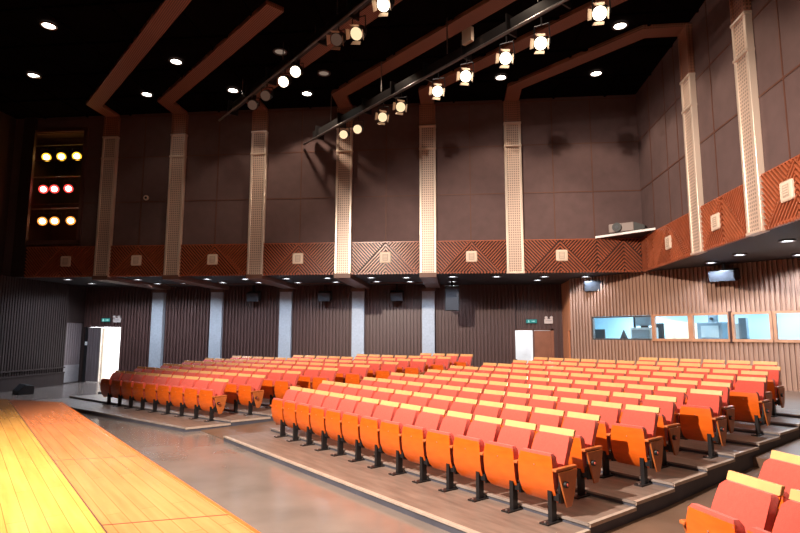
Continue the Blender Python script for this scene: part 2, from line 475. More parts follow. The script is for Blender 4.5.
# ---- lower walls
mb = MB()
fluted((-15.37, W2), (2.51, W2), 0, ZS, (0, -1), mb=mb)
fluted((-17.3, W2), (-15.37, W2), 2.5, ZS, (0, -1), mb=mb)
structure(mb.build('wall_back_lower', 'wood_dim'))
mb = MB()
VD = 24.35
fluted((2.51, VD), (4.15, VD), 2.43, ZS, (0, -1), mb=mb)
fluted((4.15, VD), (4.52, VD), 0, ZS, (0, -1), mb=mb)
mb.box(2.40, 2.51, W2-.02, VD+.1, 0, ZS)
structure(mb.build('wall_door_recess', 'wood_dim'))
# return wall and narrow side door in it
mb = MB(); mb.box(4.52, 4.66, 22.0, 22.55, 0, ZS); mb.box(4.52, 4.66, 23.15, VD, 0, ZS); mb.box(4.52, 4.66, 22.55, 23.15, 2.35, ZS)
structure(mb.build('wall_return', 'wood_orange'))
d = structure(MB().box(4.60, 4.65, 22.55, 23.15, 0, 2.35).build('door_3', 'capwood'))
MB().box(4.55, 4.60, 22.62, 22.68, 1.0, 1.12).build('door_handle', 'bolt', d)
# stage-side wall at the left
mb = MB(); fluted((UL+.15, -9), (UL+.15, 22.7), .55, ZS, (1, 0), .13, .08, .025, mb=mb)
structure(mb.build('wall_left_lower', 'wood_shaded'))
mb = MB(); mb.box(UL-.1, UL+.22, -9, 22.7, 0, .50, 'wood_shaded'); mb.box(UL-.1, UL+.25, -9, 22.7, .50, .56, 'wood_shaded'); mb.box(UL-.1, UL+.25, -9, 22.7, .72, .77, 'wood_shaded')
structure(mb.build('baseboard_left', 'wood_shaded'))
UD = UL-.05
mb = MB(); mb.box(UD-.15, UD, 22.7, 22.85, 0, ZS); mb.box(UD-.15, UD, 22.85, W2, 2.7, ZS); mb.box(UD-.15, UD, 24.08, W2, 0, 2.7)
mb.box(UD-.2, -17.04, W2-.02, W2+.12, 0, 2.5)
structure(mb.build('wall_left_recess', 'wood_shaded'))
# grey door with kick plate in the left wall
d = structure(MB().box(UD-.10, UD-.05, 22.86, 24.07, .02, 2.69).build('door_1', 'doorgrey'))
for i in range(8): MB().box(UD-.05, UD-.035, 22.9+i*.145, 22.96+i*.145, .85, 2.65).build('batten', 'doorgrey', d)
MB().box(UD-.05, UD-.03, 22.88, 24.05, .06, .80).build('kick_plate', 'kick', d)
# double door: one leaf shut, one standing open to the daylight
d = structure(MB().box(-16.98, -16.34, W2+.02, W2+.07, .02, 2.48).build('door_2', 'doorgrey'))
for i in range(5): MB().box(-16.95+i*.125, -16.89+i*.125, W2, W2+.02, .02, 2.48).build('batten', 'doorgrey', d)
MB().box(-16.34, -16.29, W2-.03, W2+.12, 0, 2.5).build('door_frame', 'colmetal', d)
MB().box(-17.06, -16.98, W2-.05, W2+.12, 0, 2.5).build('door_frame', 'metal_dark', d)
MB().box(-16.28, -16.23, W2+.1, W2+.95, .02, 2.46).build('open_leaf', 'cream', d)
# right exit: open bright leaf and closed brown leaf
d = structure(MB().box(3.33, 4.03, VD+.02, VD+.07, .02, 2.36).build('door_4', 'door'))
MB().box(4.03, 4.15, VD-.02, VD+.1, 0, 2.43).build('door_frame', 'door', d)
MB().box(3.27, 3.33, VD-.02, VD+.1, 0, 2.43).build('door_frame', 'capwood', d)
MB().box(2.51, 4.15, VD-.02, VD+.1, 2.37, 2.43).build('door_frame', 'capwood', d)
# daylight lobbies behind both exits
for (a, b, n, v0, h) in ((-17.3, -15.1, 1, W2+.16, 2.75), (2.2, 4.4, 2, VD+.16, 2.75)):
    mb = MB(); v1 = v0+2.2
    mb.box(a, b, v1, v1+.1, 0, h); mb.box(a-.1, a, v0, v1, 0, h); mb.box(b, b+.1, v0, v1, 0, h); mb.box(a, b, v0, v1, h, h+.1); mb.box(a, b, v0, v1, .0, .02)
    structure(mb.build('wall_lobby_%d' % n, 'white'))
    if n == 2:
        t = thing('stair_handrail', 'dark slanting handrail seen through the open right exit door', 'handrail', (2.75, v0+1.7, 0))
        MB().tube((-.3, 0, 1.05), (.0, 0, 1.05), .025).tube((0, 0, 1.05), (.75, 0, .4), .025).build('rail', 'blacksteel', t)
        MB().tube((-.28, 0, 0), (-.28, 0, 1.05), .02).build('post', 'blacksteel', t)
        MB().tube((.7, 0, 0), (.7, 0, .45), .02).build('post', 'blacksteel', t)

# grey lower columns with wooden heads and cross beams up to the frieze
lab = ['pale grey square pillar nearest the open left exit', 'pale grey square pillar, second from the left exit', 'pale grey square pillar, third from the left exit', 'pale grey square pillar, fourth from the left exit', 'pale grey square pillar left of the hanging black loudspeaker']
for i, u in enumerate(CU[1:6]):
    t = thing('lower_pillar', lab[i], 'pillar', (u-.22, W2-.06, 0), 0, 'grey pillars under the balcony')
    MB().box(-.27, .27, -.18, .05, 0, 4.06).build('shaft', 'greycol', t)
    MB().box(-.30, .30, -.22, .05, 4.06, ZS-.16).build('wooden_head', 'capwood', t)
mb = MB()
for u in CU[1:6]:
    mb.box(u-.3, u+.3, W-.2, W2-.1, ZS-.16, ZS)
structure(mb.build('trim_beam', 'capwood'))

# ---- rear window wall (row frame)
NW = 18.5
def A2(pts): return [(-r, n) for r, n in pts]
def AX(r): return -r
mb = MB()
fl = lambda r0, r1, z0, z1: fluted((-r0, NW), (-r1, NW), z0, z1, (0, -1), .13, .062, .07, mb=mb)
fl(12.75, 1.0, 2.86, ZS); fl(12.75, 1.0, 0, 2.00); fl(12.75, 12.75-7*(11.75/90), 2.00, 2.86)
structure(inA(mb.build('wall_rear', 'wood_lit')))
WT, WB = 2.80, 2.06
def window(n, r0, r1, fr):
    mb = MB()
    if fr:
        f = .075
        mb.box(-r0, -r1, NW-.09, NW+.03, WT, WT+.07); mb.box(-r0, -r1, NW-.11, NW+.03, WB-.09, WB)
        mb.box(-r0, -r0+f, NW-.09, NW+.03, WB, WT); mb.box(-r1-f, -r1, NW-.09, NW+.03, WB, WT)
    else:
        mb.box(-r0, -r1, NW-.0, NW+.12, WT, WT+.05); mb.box(-r0, -r1, NW-.0, NW+.12, WB-.06, WB); mb.box(-r0, -r0+.05, NW, NW+.12, WB, WT)
    o = structure(inA(mb.build('window_%d' % n, 'wood_frame' if fr else 'metal_grey')))
    p = MB().box(-r0+.04, -r1-.04, NW+.0, NW+.012, WB, WT).build('pane', 'glass', o)
    return o
window(1, 11.836, 9.50, False); window(2, 9.48, 8.22, True); window(3, 8.22, 7.04, True); window(4, 7.02, 5.92, True); window(5, 5.90, 4.2, True); window(6, 4.18, 2.6, True)
mb = MB(); mb.box(-2.6, -1.0, NW-.09, NW+.03, WB-.09, WT+.07); mb.box(-9.5, -9.48, NW-.1, NW+.03, WB-.1, WT+.08)
structure(inA(mb.build('trim_window_end', 'wood_frame')))
# dark gap post between the third and fourth window
structure(inA(MB().box(-7.06, -7.0, NW-.13, NW-.03, WB-.12, WT+.10).build('trim_window_post', 'frieze_back')))

mb = MB()
mb.box(-5.3, -1.2, NW-.12, NW-.06, .86, .90, 'wood_frame')
for i in range(30): mb.box(-5.3+i*.136, -5.25+i*.136, NW-.11, NW-.06, .62, .86, 'frieze_back')
for z in (.66, .74, .82): mb.box(-5.3, -1.2, NW-.10, NW-.06, z-.012, z+.012, 'wood_orange')
structure(inA(mb.build('baseboard_rear', None)))
# control room behind the windows
NB = 21.2
mb = MB()
cr_ = [(12.45, NW+.14), (15.0, NB), (1.0, NB), (1.0, NW+.14)]
mb.poly(A2(cr_), 3.2, 3.3); mb.poly(A2(cr_), 1.1, 1.2)
mb.box(-15.0, -1, NB, NB+.1, 1.1, 3.3); mb.box(-1.0, -.9, NW+.14, NB, 1.1, 3.3)
mb.poly(A2([(12.45, NW+.14), (12.52, NW+.14), (15.07, NB), (15.0, NB)]), 1.1, 3.3)
structure(inA(mb.build('wall_control_room', 'paleblue')))
def A(r, n, z=0): return rn(r, n, z)
# console desk along the glass
t = tag(inA(MB().box(-12.4, -2.0, NW+.3, NW+1.5, 1.85, 1.93).build('control_desk', 'white')), 'long white control desk behind the booth windows', 'desk')
def athing(name, label, cat, r, n, z, group=None): return thing(name, label, cat, A(r, n, z), -RY, group)
N2 = NW+1.8; DZ = 1.93
t = athing('control_monitor', 'black monitor at the left end of the first booth window', 'monitor', 12.22, NW+1.0, DZ)
MB().box(-.30, .30, -.03, .03, .04, .47).build('screen', 'speaker', t, bevel=.01); MB().box(-.12, .12, -.1, .1, 0, .05).build('stand', 'speaker', t)
t = athing('desk_lamp', 'small black pointed desk lamp in the first booth window', 'lamp', 11.26, NW+1.2, DZ)
MB().tube((0, 0, .10), (0, 0, .44), .15, r2=.02).build('lamp_shade', 'speaker', t); MB().tube((0, 0, 0), (0, 0, .12), .04).build('base', 'speaker', t)
t = athing('equipment_rack', 'grey equipment rack at the right of the first booth window', 'equipment', 10.43, NW+1.2, DZ)
MB().box(-.42, .38, -.25, .25, 0, .52).build('rack_body', 'lightcase', t, bevel=.02); MB().box(-.36, .30, -.26, -.25, .06, .44).build('front_panel', 'bluegrey', t)
t = athing('monitor_screen', 'pale grey screen standing on the grey equipment rack', 'monitor', 10.43, NW+1.2, DZ+.52)
MB().box(-.35, .30, -.03, .03, .06, .40).build('screen', 'lightcase', t, bevel=.01); MB().box(-.41, -.35, -.04, .04, 0, .42).build('side_post', 'speaker', t); MB().box(-.1, .1, -.1, .1, 0, .06).build('stand', 'speaker', t)
t = athing('office_chair', 'dark high-backed chair beside the post of the first booth window', 'chair', 10.2, N2+.05, 1.2)
MB().box(-.14, .16, -.05, .05, .55, 1.42).build('backrest', 'speaker', t, bevel=.04); MB().box(-.2, .2, -.4, 0, .45, .53).build('seat', 'speaker', t, bevel=.02); MB().tube((0, -.2, 0), (0, -.2, .45), .04).build('pedestal', 'speaker', t)
mb = MB(); mb.prism([(-10.15, 0, 1.2), (-8.50, 0, 1.2), (-8.50, 0, 2.50), (-10.15, 0, 2.78)], (0, .06, 0))  # slanted lit patch of the booth wall, built as a cream board
o = mb.build('light_patch_board', 'cream'); inA(o); o.location = A(0, N2+.42, 0)
tag(o, 'slanting cream light patch built as a board behind the second booth window', 'light patch')
t = athing('equipment_cabinet', 'blue-grey equipment cabinet behind the third booth window', 'cabinet', 8.32, N2+.0, 1.2)
MB().box(-.42, .40, -.25, .25, 0, 1.42).build('cabinet_body', 'bluegrey', t, bevel=.02); MB().box(-.28, .28, -.27, -.25, .9, 1.3).build('front_panel', 'lightcase', t)
t = athing('camera_unit', 'small dark box standing on top of the blue-grey cabinet', 'equipment', 8.30, N2, 2.62)
MB().box(-.12, .14, -.1, .1, 0, .25).build('case', 'bluegrey', t); MB().tube((0, -.1, .12), (0, -.16, .12), .05).build('lens', 'speaker', t)
t = athing('amplifier_rack', 'tall dark rack at left of the fourth booth window', 'equipment', 7.2, NW+1.2, DZ)
MB().box(-.05, .17, -.1, .1, 0, .80).build('rack_body', 'bluegrey', t); MB().box(-.40, -.05, -.08, .08, .1, .62).build('side_unit', 'lightcase', t); MB().box(-.42, .30, -.15, .2, 0, .12).build('base_unit', 'speaker', t)
t = athing('mixing_console', 'low white mixing console in the fourth booth window', 'console', 6.35, NW+.9, DZ)
MB().box(-.38, .38, -.18, .18, 0, .10).build('console_body', 'white', t, bevel=.02); MB().box(-.34, .34, -.15, .15, .10, .12).build('fader_panel', 'bluegrey', t)
t = athing('paper_stack', 'white sloping console lid in the last booth window', 'console', 4.9, NW+1.2, DZ)
mb = MB(); mb.prism([(-.6, -.2, .0), (.7, -.2, .0), (.7, -.2, .36), (.5, -.2, .34)], (0, .4, 0)); mb.build('lid', 'cream', t)

# ---- signs and emergency lights above the exits
def exit_sign(u, v, z, lab, w=.42):
    t = thing('exit_sign', lab, 'exit sign', (u, v, z), 0, 'green exit signs')
    MB().box(-w/2, w/2, -.05, 0, -.10, .10).build('sign_casing', 'sign_dark', t, bevel=.01)
    MB().box(-w/2+.03, w/2-.03, -.056, -.05, -.07, .07).build('sign_face', 'sign_green', t)
    mb = MB()   # running-figure pictogram and arrow
    mb.tube((-.12, -.058, .045), (-.12, -.062, .045), .014); mb.box(-.14, -.10, -.062, -.057, -.02, .03); mb.box(-.15, -.13, -.062, -.057, -.06, -.02); mb.box(-.11, -.08, -.062, -.057, -.05, -.02)
    mb.build('running_figure', 'sign_mark', t); mb = MB(); mb.box(.0, .09, -.062, -.057, -.012, .012); mb.prism([(.09, -.062, -.035), (.09, -.062, .035), (.14, -.062, 0)], (0, .005, 0))
    mb.build('arrow', 'sign_mark', t)
exit_sign(-16.07, W2-.05, 2.82, 'green exit sign above the open door at far left', .45)
exit_sign(3.22, VD-.06, 2.76, 'green exit sign above the white open door at right', .5)
def em_light(u, v, z, lab):
    t = thing('emergency_light', lab, 'emergency light', (u, v, z), 0, 'twin headed emergency lights')
    MB().box(-.18, .18, -.08, 0, -.16, .04).build('battery_box', 'em_box', t, bevel=.015)
    MB().box(-.13, .13, -.085, -.08, -.05, -.035).build('stripe', 'metal_grey', t)
    for s in (-1, 1): MB().tube((s*.11, -.02, .10), (s*.11, -.12, .09), .055, r2=.065).build('lamp_head', 'em_box', t, smooth=True)
em_light(-15.52, W2-.045, 2.87, 'white twin-headed emergency light right of the left exit sign')
em_light(3.94, VD-.045, 2.82, 'cream twin-headed emergency light above the brown exit door')
t = thing('light_switch', 'small white switch on the dark jamb beside the left exit', 'switch', (-16.98, W2-.06, 1.75)); MB().box(-.05, .05, -.02, 0, -.08, .08).build('switch_plate', 'white', t); MB().box(-.02, .02, -.03, -.02, -.03, .03).build('rocker', 'plate', t)

# ---- loudspeakers
def speaker(loc, rz, w, d, h, tilt, lab, name='hanging_loudspeaker', group=None, top=None):
    t = thing(name, lab, 'loudspeaker', loc, rz, group)
    X = Matrix.Rotation(tilt, 4, 'X')
    MB().box(-w/2, w/2, -d/2, d/2, -h/2, h/2, X=X).build('cabinet', 'speaker', t, bevel=.02)
    MB().box(-w/2+.03, w/2-.03, -d/2-.012, -d/2, -h/2+.03, h/2-.03, X=X).build('grille', 'grille', t)
    zt = (top if top is not None else ZS)-loc[2]
    if zt > h/2: MB().box(-.04, .04, -.03, .03, h/2-.05, zt).build('bracket', 'metal_dark', t)
    return t
speaker((-.15, 22.0, 3.62), R(2), .56, .42, .98, R(8), 'big black loudspeaker hanging right of the last grey pillar')
for i, u in enumerate((-8.94, -5.72, -2.54)):
    speaker((u, 23.8, 3.85), 0, .55, .4, .40, R(14), ['small dark loudspeaker on the batten wall, leftmost of three', 'small dark loudspeaker on the batten wall, middle of three', 'small dark loudspeaker on the batten wall, rightmost of three'][i], 'wall_loudspeaker', 'small speakers high on the batten wall')
speaker((5.2, 21.3, 4.02), R(-25), .70, .42, .40, R(10), 'black loudspeaker under balcony above the brown return wall', 'wall_loudspeaker')
p = A(7.0, 18.1, 4.1)
speaker((p.x, p.y, 3.98), -RY, .75, .4, .34, R(12), 'black loudspeaker under the balcony above the booth windows', 'wall_loudspeaker')
# stage monitor wedge on the floor at far left
t = thing('floor_monitor', 'low black wedge monitor on the floor beyond the stage corner', 'stage monitor', (-15.75, 19.1, 0), R(-38))
MB().prism([(-.42, -.25, 0), (-.42, .25, 0), (-.42, .25, .30), (-.42, -.02, .34), (-.42, -.25, .12)], (.84, 0, 0)).build('cabinet', 'speaker', t, bevel=.015)
MB().prism([(-.38, -.245, .14), (-.38, -.235, .15), (-.38, -.05, .345), (-.38, -.06, .335)], (.76, 0, 0)).build('grille', 'grille', t)

# ---- projector on its corner shelf
mb = MB(); mb.poly([(4.86, W-.11), (UR-.11, 18.05), (UR-.11, W-.11)], 5.50, 5.56, 'soffit')
o = mb.build('corner_shelf', None); tag(o, 'triangular black corner shelf with a white front edge', 'shelf')
a = Vector((4.86, W-.11)); b = Vector((UR-.11, 18.05)); dd = (b-a).normalized(); nn = Vector((dd.y, -dd.x))
MB().poly([a, b, b+nn*.04, a+nn*.04], 5.50, 5.57).build('front_edge', 'white', o)
t = thing('projector', 'pale grey projector with round black lens on the corner shelf', 'projector', (5.72, 18.95, 5.56), R(-32))
MB().box(-.52, .30, -.20, .24, .04, .34).build('body', 'projcase', t, bevel=.03)
MB().tube((-.22, -.20, .20), (-.22, -.30, .20), .15, seg=20).build('lens_ring', 'speaker', t, smooth=True)
MB().tube((-.22, -.30, .20), (-.22, -.31, .20), .06, seg=16).build('lens', 'grille', t)
MB().prism([(.30, -.2, .04), (.62, -.1, .04), (.62, -.1, .20), (.30, -.2, .34)], (0, .34, 0)).build('exhaust_hood', 'speaker', t)
MB().box(-.45, -.38, -.15, .15, 0, .04).build('foot', 'speaker', t); MB().box(.18, .25, -.15, .15, 0, .04).build('foot', 'speaker', t)

# ---- coloured lamp bank in its dark alcove
mb = MB(); mb.box(-17.05, -14.35, 21.4, 21.5, 5.65, 10.2); mb.box(-17.15, -17.05, W+.15, 21.4, 5.65, 10.2); mb.box(-14.35, -14.25, W+.15, 21.4, 5.65, 10.2); mb.box(-17.05, -14.35, W+.15, 21.4, 5.65, 5.75); mb.box(-17.05, -14.35, W+.15, 21.4, 10.1, 10.2)
structure(mb.build('wall_lamp_alcove', 'wood_shaded'))
mb = MB(); mb.box(-14.45, -14.30, W-.08, W+.1, 5.66, 10.15); mb.box(-17.05, -14.30, W-.08, W+.1, 5.60, 5.75); mb.box(-17.05, -14.3, W-.08, W+.1, 10.1, 10.2)
structure(mb.build('trim_alcove_frame', 'wood_dim'))
def par_lamp(loc, aim, lens, lab, group, r=.17, L=.42, doors=0, lensr=None, up=None, name='stage_lamp'):
    """lantern: body, lens, yoke, optional barn doors; built along -Y and turned"""
    loc = Vector(loc); d = (Vector(aim)-loc).normalized()
    t = thing(name, lab, 'stage light', loc, 0, group)
    rz = math.atan2(d.x, -d.y); tilt = math.asin(-d.z)
    X = Matrix.Rotation(rz, 4, 'Z') @ Matrix.Rotation(tilt, 4, 'X')
    T = lambda p: X @ Vector(p)
    MB().tube(T((0, 0, 0)), T((0, L*.55, 0)), r, seg=18, r2=r*.95).tube(T((0, L*.55, 0)), T((0, L, 0)), r*.95, seg=18, r2=r*.5).build('lamp_body', 'metal_dark', t, smooth=True)
    lr = lensr or r*.88
    MB().tube(T((0, -.012, 0)), T((0, 0, 0)), lr, seg=18).build('lens', lens, t)
    if lens.startswith('g_'): MB().tube(T((0, -.02, 0)), T((0, -.012, 0)), lr*.62, seg=16).build('lamp_core', 'hot', t)
    if doors:
        for k in range(4):
            Y = X @ Matrix.Rotation(k*PI/2+PI/4*.3, 4, 'Y')
            pts = [(-r*.62, -.015, r*1.0), (r*.62, -.015, r*1.0), (r*.72, -.10, r*1.33), (-r*.72, -.10, r*1.33)]
            q = [Y @ Vector(p) for p in pts]; nv = (q[1]-q[0]).cross(q[2]-q[0]).normalized()*.006
            MB().prism(q, nv).build('barn_door', 'barn', t)
    mb = MB()
    rr = r*1.15
    zt = up if up is not None else r+.22
    for s in (-1, 1): mb.tube((Matrix.Rotation(rz, 4, 'Z') @ Vector((s*rr, L*.25, 0))), (Matrix.Rotation(rz, 4, 'Z') @ Vector((s*rr*.9, L*.25, zt*.75))), .014, seg=6)
    mb.tube(Matrix.Rotation(rz, 4, 'Z') @ Vector((-rr*.9, L*.25, zt*.75)), Matrix.Rotation(rz, 4, 'Z') @ Vector((rr*.9, L*.25, zt*.75)), .014, seg=6)
    mb.tube(Matrix.Rotation(rz, 4, 'Z') @ Vector((0, L*.25, zt*.75)), Matrix.Rotation(rz, 4, 'Z') @ Vector((0, L*.25, zt+.02)), .018, seg=6)
    mb.build('yoke', 'metal_dark', t)
    return t
rows = [(9.22, [-16.3, -15.66, -15.0], 'g_yellow', 'yellow', 'top'), (7.9, [-16.32, -15.85, -15.25], 'g_red', 'red', 'middle'), (6.6, [-16.25, -15.73, -15.05], 'g_amber', 'amber', 'bottom')]
for z, us, g, cn, pos in rows:
    for u, w in zip(us, ('left', 'middle', 'right')):
        par_lamp((u, 19.95, z), (-6, 3, 1), g, '%s %s stage lamp in the %s row of the wall lamp bank' % (w, cn, pos), 'coloured lamps in the left wall bank', r=.19, L=.4, up=.46)
    t = thing('lamp_rail', 'dark pipe holding the %s row of coloured lamps' % pos, 'lamp rail', (-15.7, 20.05, z+.52))
    MB().tube((-1.33, 0, 0), (1.33, 0, 0), .03).build('pipe', 'metal_grey', t)

# ---- lighting bars (row frame)
def bar(nb, r0, r1, zt, lab, box_r):
    t = thing('lighting_bar', lab, 'lighting bar', A(0, nb, 0), -RY, 'black lighting bars hung from the ceiling')
    MB().tube((-r0, 0, zt), (-r1, 0, zt), .035).build('lower_pipe', 'metal_grey', t, smooth=True)
    MB().tube((-r0+.3, .35, zt+.45), (-r1, .35, zt+.45), .035).build('upper_pipe', 'metal_grey', t, smooth=True)
    MB().box(-r0+.4, -r1, .12, .22, zt+.1, zt+.38).build('cable_duct', 'metal_dark', t)
    r = r0-.8
    while r > r1: MB().box(-r-.02, -r+.02, .0, .36, zt-.0, zt+.48).build('cross_bracket', 'metal_dark', t); r -= 1.5
    r = r0-1.6
    while r > r1+.2:
        MB().tube((-r, .17, zt+.45), (-r, .17, ZC), .016, seg=6).build('hanger_rod', 'metal_grey', t); r -= 3.0
    rb = box_r
    MB().box(-rb-.16, -rb+.16, -.1, .0, zt+.25, zt+.62).build('junction_box', 'plate_in', t)
    return t
n1, n2 = 6.65, 10.2
bar(n1, 18.8, 3.0, 9.72, 'left lighting bar of black pipes carrying stage spotlights', 9.8)
Q_ = .9355; n2 = 10.2*Q_; ZT2 = 2.15+(9.72-2.15)*Q_
bar(n2, 17.85, 2.5, ZT2, 'right lighting bar of black pipes carrying the brightest spotlights', 9.9*Q_)
s1 = [((8.99, 9.25), 'lens', 1), ((10.03, 9.05), 'lens_mid', 1), ((10.9, 9.29), 'lens_dim', 1), ((13.01, 9.29), 'lens', 0), ((13.73, 9.27), 'lens', 0), ((14.91, 9.27), 'lens_dim', 0), ((15.86, 9.3), 'lens_dim', 0)]
s2 = [((6.02, 8.98), 'lens', 1), ((7.56, 8.97), 'lens', 1), ((8.63, 9.04), 'lens', 1), ((10.03, 9.10), 'lens', 1), ((11.16, 9.08), 'lens', 1), ((12.86, 9.18), 'lens_mid', 1), ((13.8, 9.15), 'lens_mid', 1), ((15.25, 9.18), 'lens_mid', 0), ((16.14, 9.25), 'lens_mid', 0)]
st = {'lens': 'glowing', 'lens_mid': 'faintly glowing', 'lens_dim': 'unlit'}
for k, ((r, z), l, d) in enumerate(s1):
    par_lamp(A(r, n1-.02, z), A(6, -2, 1.5), l, '%s spotlight, %s from the upper right end of the left lighting bar' % (st[l], ORD[k]), 'spotlights on the left lighting bar', r=.165, doors=d, up=9.665-z, name='stage_spotlight')
for k, ((r, z), l, d) in enumerate(s2):
    r *= Q_; z = 2.15+(z-2.15)*Q_
    par_lamp(A(r, n2-.02, z), A(3, -2, 1.5), l, '%s spotlight, %s from the upper right end of the right lighting bar' % (st[l], ORD[k]), 'spotlights on the right lighting bar', r=.158, doors=d, up=ZT2-.055-z, name='stage_spotlight')

# ---- ceiling downlights
dl = [(-11.61, 13.87, 1), (-14.37, 16.7, 1), (-11.32, 18.5, 1), (-9.0, 16.24, 1), (-8.0, 18.48, 1), (-5.39, 19.0, 1), (-5.42, 15.95, 0), (-4.39, 17.5, 0), (1.63, 18.39, 1), (4.82, 18.40, 1), (4.78, 15.47, 1)]
dlab = ['upper of the two lights at the top left corner', 'lower of the two lights at the top left corner', 'left of the pair between the two left ribs', 'upper right of the pair between the two left ribs',
        'just right of the left lighting bar end, near the far wall', 'centre left, near the far wall between two columns', 'unlit, beside the left lighting bar', 'unlit, small, between the lighting bars', 'lit, nearest the far wall in the centre right', 'lit, below the rightmost rib', 'lit, above the rightmost rib']
def downlight(loc, r, glow, lab, group, ring='metal_grey'):
    t = thing('ceiling_downlight', lab, 'downlight', loc, 0, group)
    mb = MB()
    seg = 16
    for k in range(seg):
        a0, a1 = 2*PI*k/seg, 2*PI*(k+1)/seg
        c = [(math.cos(a)*q, math.sin(a)*q) for a, q in ((a0, r), (a1, r), (a1, r*1.35), (a0, r*1.35))]
        mb.poly(c, -.035, 0)
    mb.build('trim_ring', ring, t)
    MB().tube((0, 0, -.015), (0, 0, 0), r, seg=16).build('lamp_disc', glow, t)
    return t
for (u, v, on), lb in zip(dl, dlab):
    downlight((u*.962, v*.962, ZC-.04), .16, 'glow_warm' if on else 'glow_dim', 'round ceiling downlight, ' + lb, 'downlights in the black ceiling')
sl = [(-15.38, 20.49), (-15.53, 22.18), (-14.18, 20.78), (-14.15, 22.29), (-12.57, 20.71), (-12.68, 22.4), (-11.37, 20.8), (-11.43, 22.4), (-9.72, 20.74), (-9.7, 22.19), (-8.22, 20.86), (-8.18, 22.3),
      (-6.53, 20.8), (-6.55, 22.43), (-4.9, 20.75), (-4.92, 22.34), (-3.2, 20.7), (-3.2, 22.26), (-1.86, 20.81), (-1.85, 22.37), (-.11, 20.59), (-.13, 22.5), (1.52, 20.72), (3.22, 22.16), (3.29, 20.86), (4.8, 20.98), (7.62, 17.26), (7.64, 15.61), (7.62, 13.4), (9.22, 15.75)]
sl_f = [p for p in sl if p[1] < 21.2 and p[0] < 5]; sl_b = [p for p in sl if p[1] >= 21.2 and p[0] < 5]; sl_r = [p for p in sl if p[0] > 5]
for rowp, nm in ((sl_f, 'front row'), (sl_b, 'back row')):
    for i, (u, v) in enumerate(rowp):
        downlight((u, v, ZS), .14, 'glow_cool', 'small white downlight under the far balcony, %s from the left in the %s' % (ORD[i], nm), 'downlights under the balcony')
for i, (u, v) in enumerate(sl_r):
    downlight((u, v, ZS), .13, 'glow_cool', ['bluish downlight under the right balcony, nearest the booth windows', 'white downlight under the right balcony, second behind the frieze', 'white downlight under the right balcony, closest behind the frieze to camera', 'white downlight under the right balcony, deepest at the photo edge'][i], 'downlights under the right balcony')

# ------------------------------------------------------------------ stage
ZST = .75
NS, ND = 1.765, .93
o = inA(MB().poly(A2([(-7, ND), (14.92, ND), (15.3, .66), (19, -2.0), (19, -6), (-7, -6)]), 0, ZST, 'stage', 'stageside').build('stage')); structure(o)
o = inA(MB().poly(A2([(-7, NS), (13.66, NS), (14.90, ND+.003), (-7, ND+.003)]), 0, ZST-.002, 'apron', 'stageside').build('stage_apron')); structure(o)
mb = MB()
mb.poly(A2([(-7, NS+.03), (13.68, NS+.03), (13.66, NS), (-7, NS)]), ZST-.06, ZST+.002)
mb.build('front_edge', 'armwood', o)
for r_ in (7.1, 10.3, 4.4):
    MB().poly(A2([(r_, NS), (r_+.012, NS), (r_+.35, ND), (r_+.338, ND)]), ZST-.01, ZST+.0005).build('joint_seam', 'stageside', o)
MB().poly(A2([(-7, ND+.008), (14.9, ND+.008), (14.9, ND-.004), (-7, ND-.004)]), ZST-.01, ZST+.0015).build('joint_seam', 'stageside', o)

# ------------------------------------------------------------------ seating tiers
Z0, RISE, PITCH = .095, .0585, .946
def clip_half(poly, a, b, c):       # keep a*x+b*y<=c
    out = []
    n = len(poly)
    for i in range(n):
        p, q = poly[i], poly[(i+1) % n]
        fp, fq = a*p[0]+b*p[1]-c, a*q[0]+b*q[1]-c
        if fp <= 0: out.append(p)
        if fp*fq < 0:
            t = fp/(fp-fq); out.append((p[0]+(q[0]-p[0])*t, p[1]+(q[1]-p[1])*t))
    return out
def wall_clip(poly, vmax, umax=99):  # poly in (r,n); V = n*C + r*S ; U = n*S - r*C
    poly = clip_half(poly, S_, C_, vmax)
    return clip_half(poly, -C_, S_, umax)
NF = [4.40] + [6.376-.946+.946*i for i in range(10)]       # tread fronts
RA, RB = 3.60, 11.36
def strip(p, q, w, inward, z):
    p = Vector(p); q = Vector(q); d = (q-p).normalized(); m = Vector((-d.y, d.x))
    if m.dot(Vector(inward)) < 0: m = -m
    return [tuple(p), tuple(q), tuple(q+m*w), tuple(p+m*w)]
NEND = NF[-1]
for i in range(10):
    z = Z0+RISE*i
    f0 = NF[i]; f1 = NF[i+1] if i < 9 else NF[9]+.95
    ra = RA - (.0 if i < 9 else .0)
    o = structure(inA(MB().poly(A2([(ra, f0), (RB, f0), (RB, f1+.02), (ra, f1+.02)]), 0, z, 'tier', 'tierside').build('seating_tier')))
    MB().poly(A2(strip((ra, f0-.012), (RB, f0-.012), .03 if i else .06, (0, 1), z)), z-.022, z+.004).build('nosing_strip', 'nosing_in' if i else 'nosing', o)
    MB().poly(A2(strip((ra-.012, f0), (ra-.012, f1), .05, (1, 0), z)), z-.035, z+.004).build('side_nosing', 'nosing', o)
ZL = Z0+RISE*9
landing = wall_clip([(-1, NF[9]+.95), (13, NF[9]+.95), (13, NW), (-1, NW)], 23.9, 10.9)
structure(inA(MB().poly(A2(landing), 0, ZL+.001, 'aisle', 'tierside').build('rear_landing')))
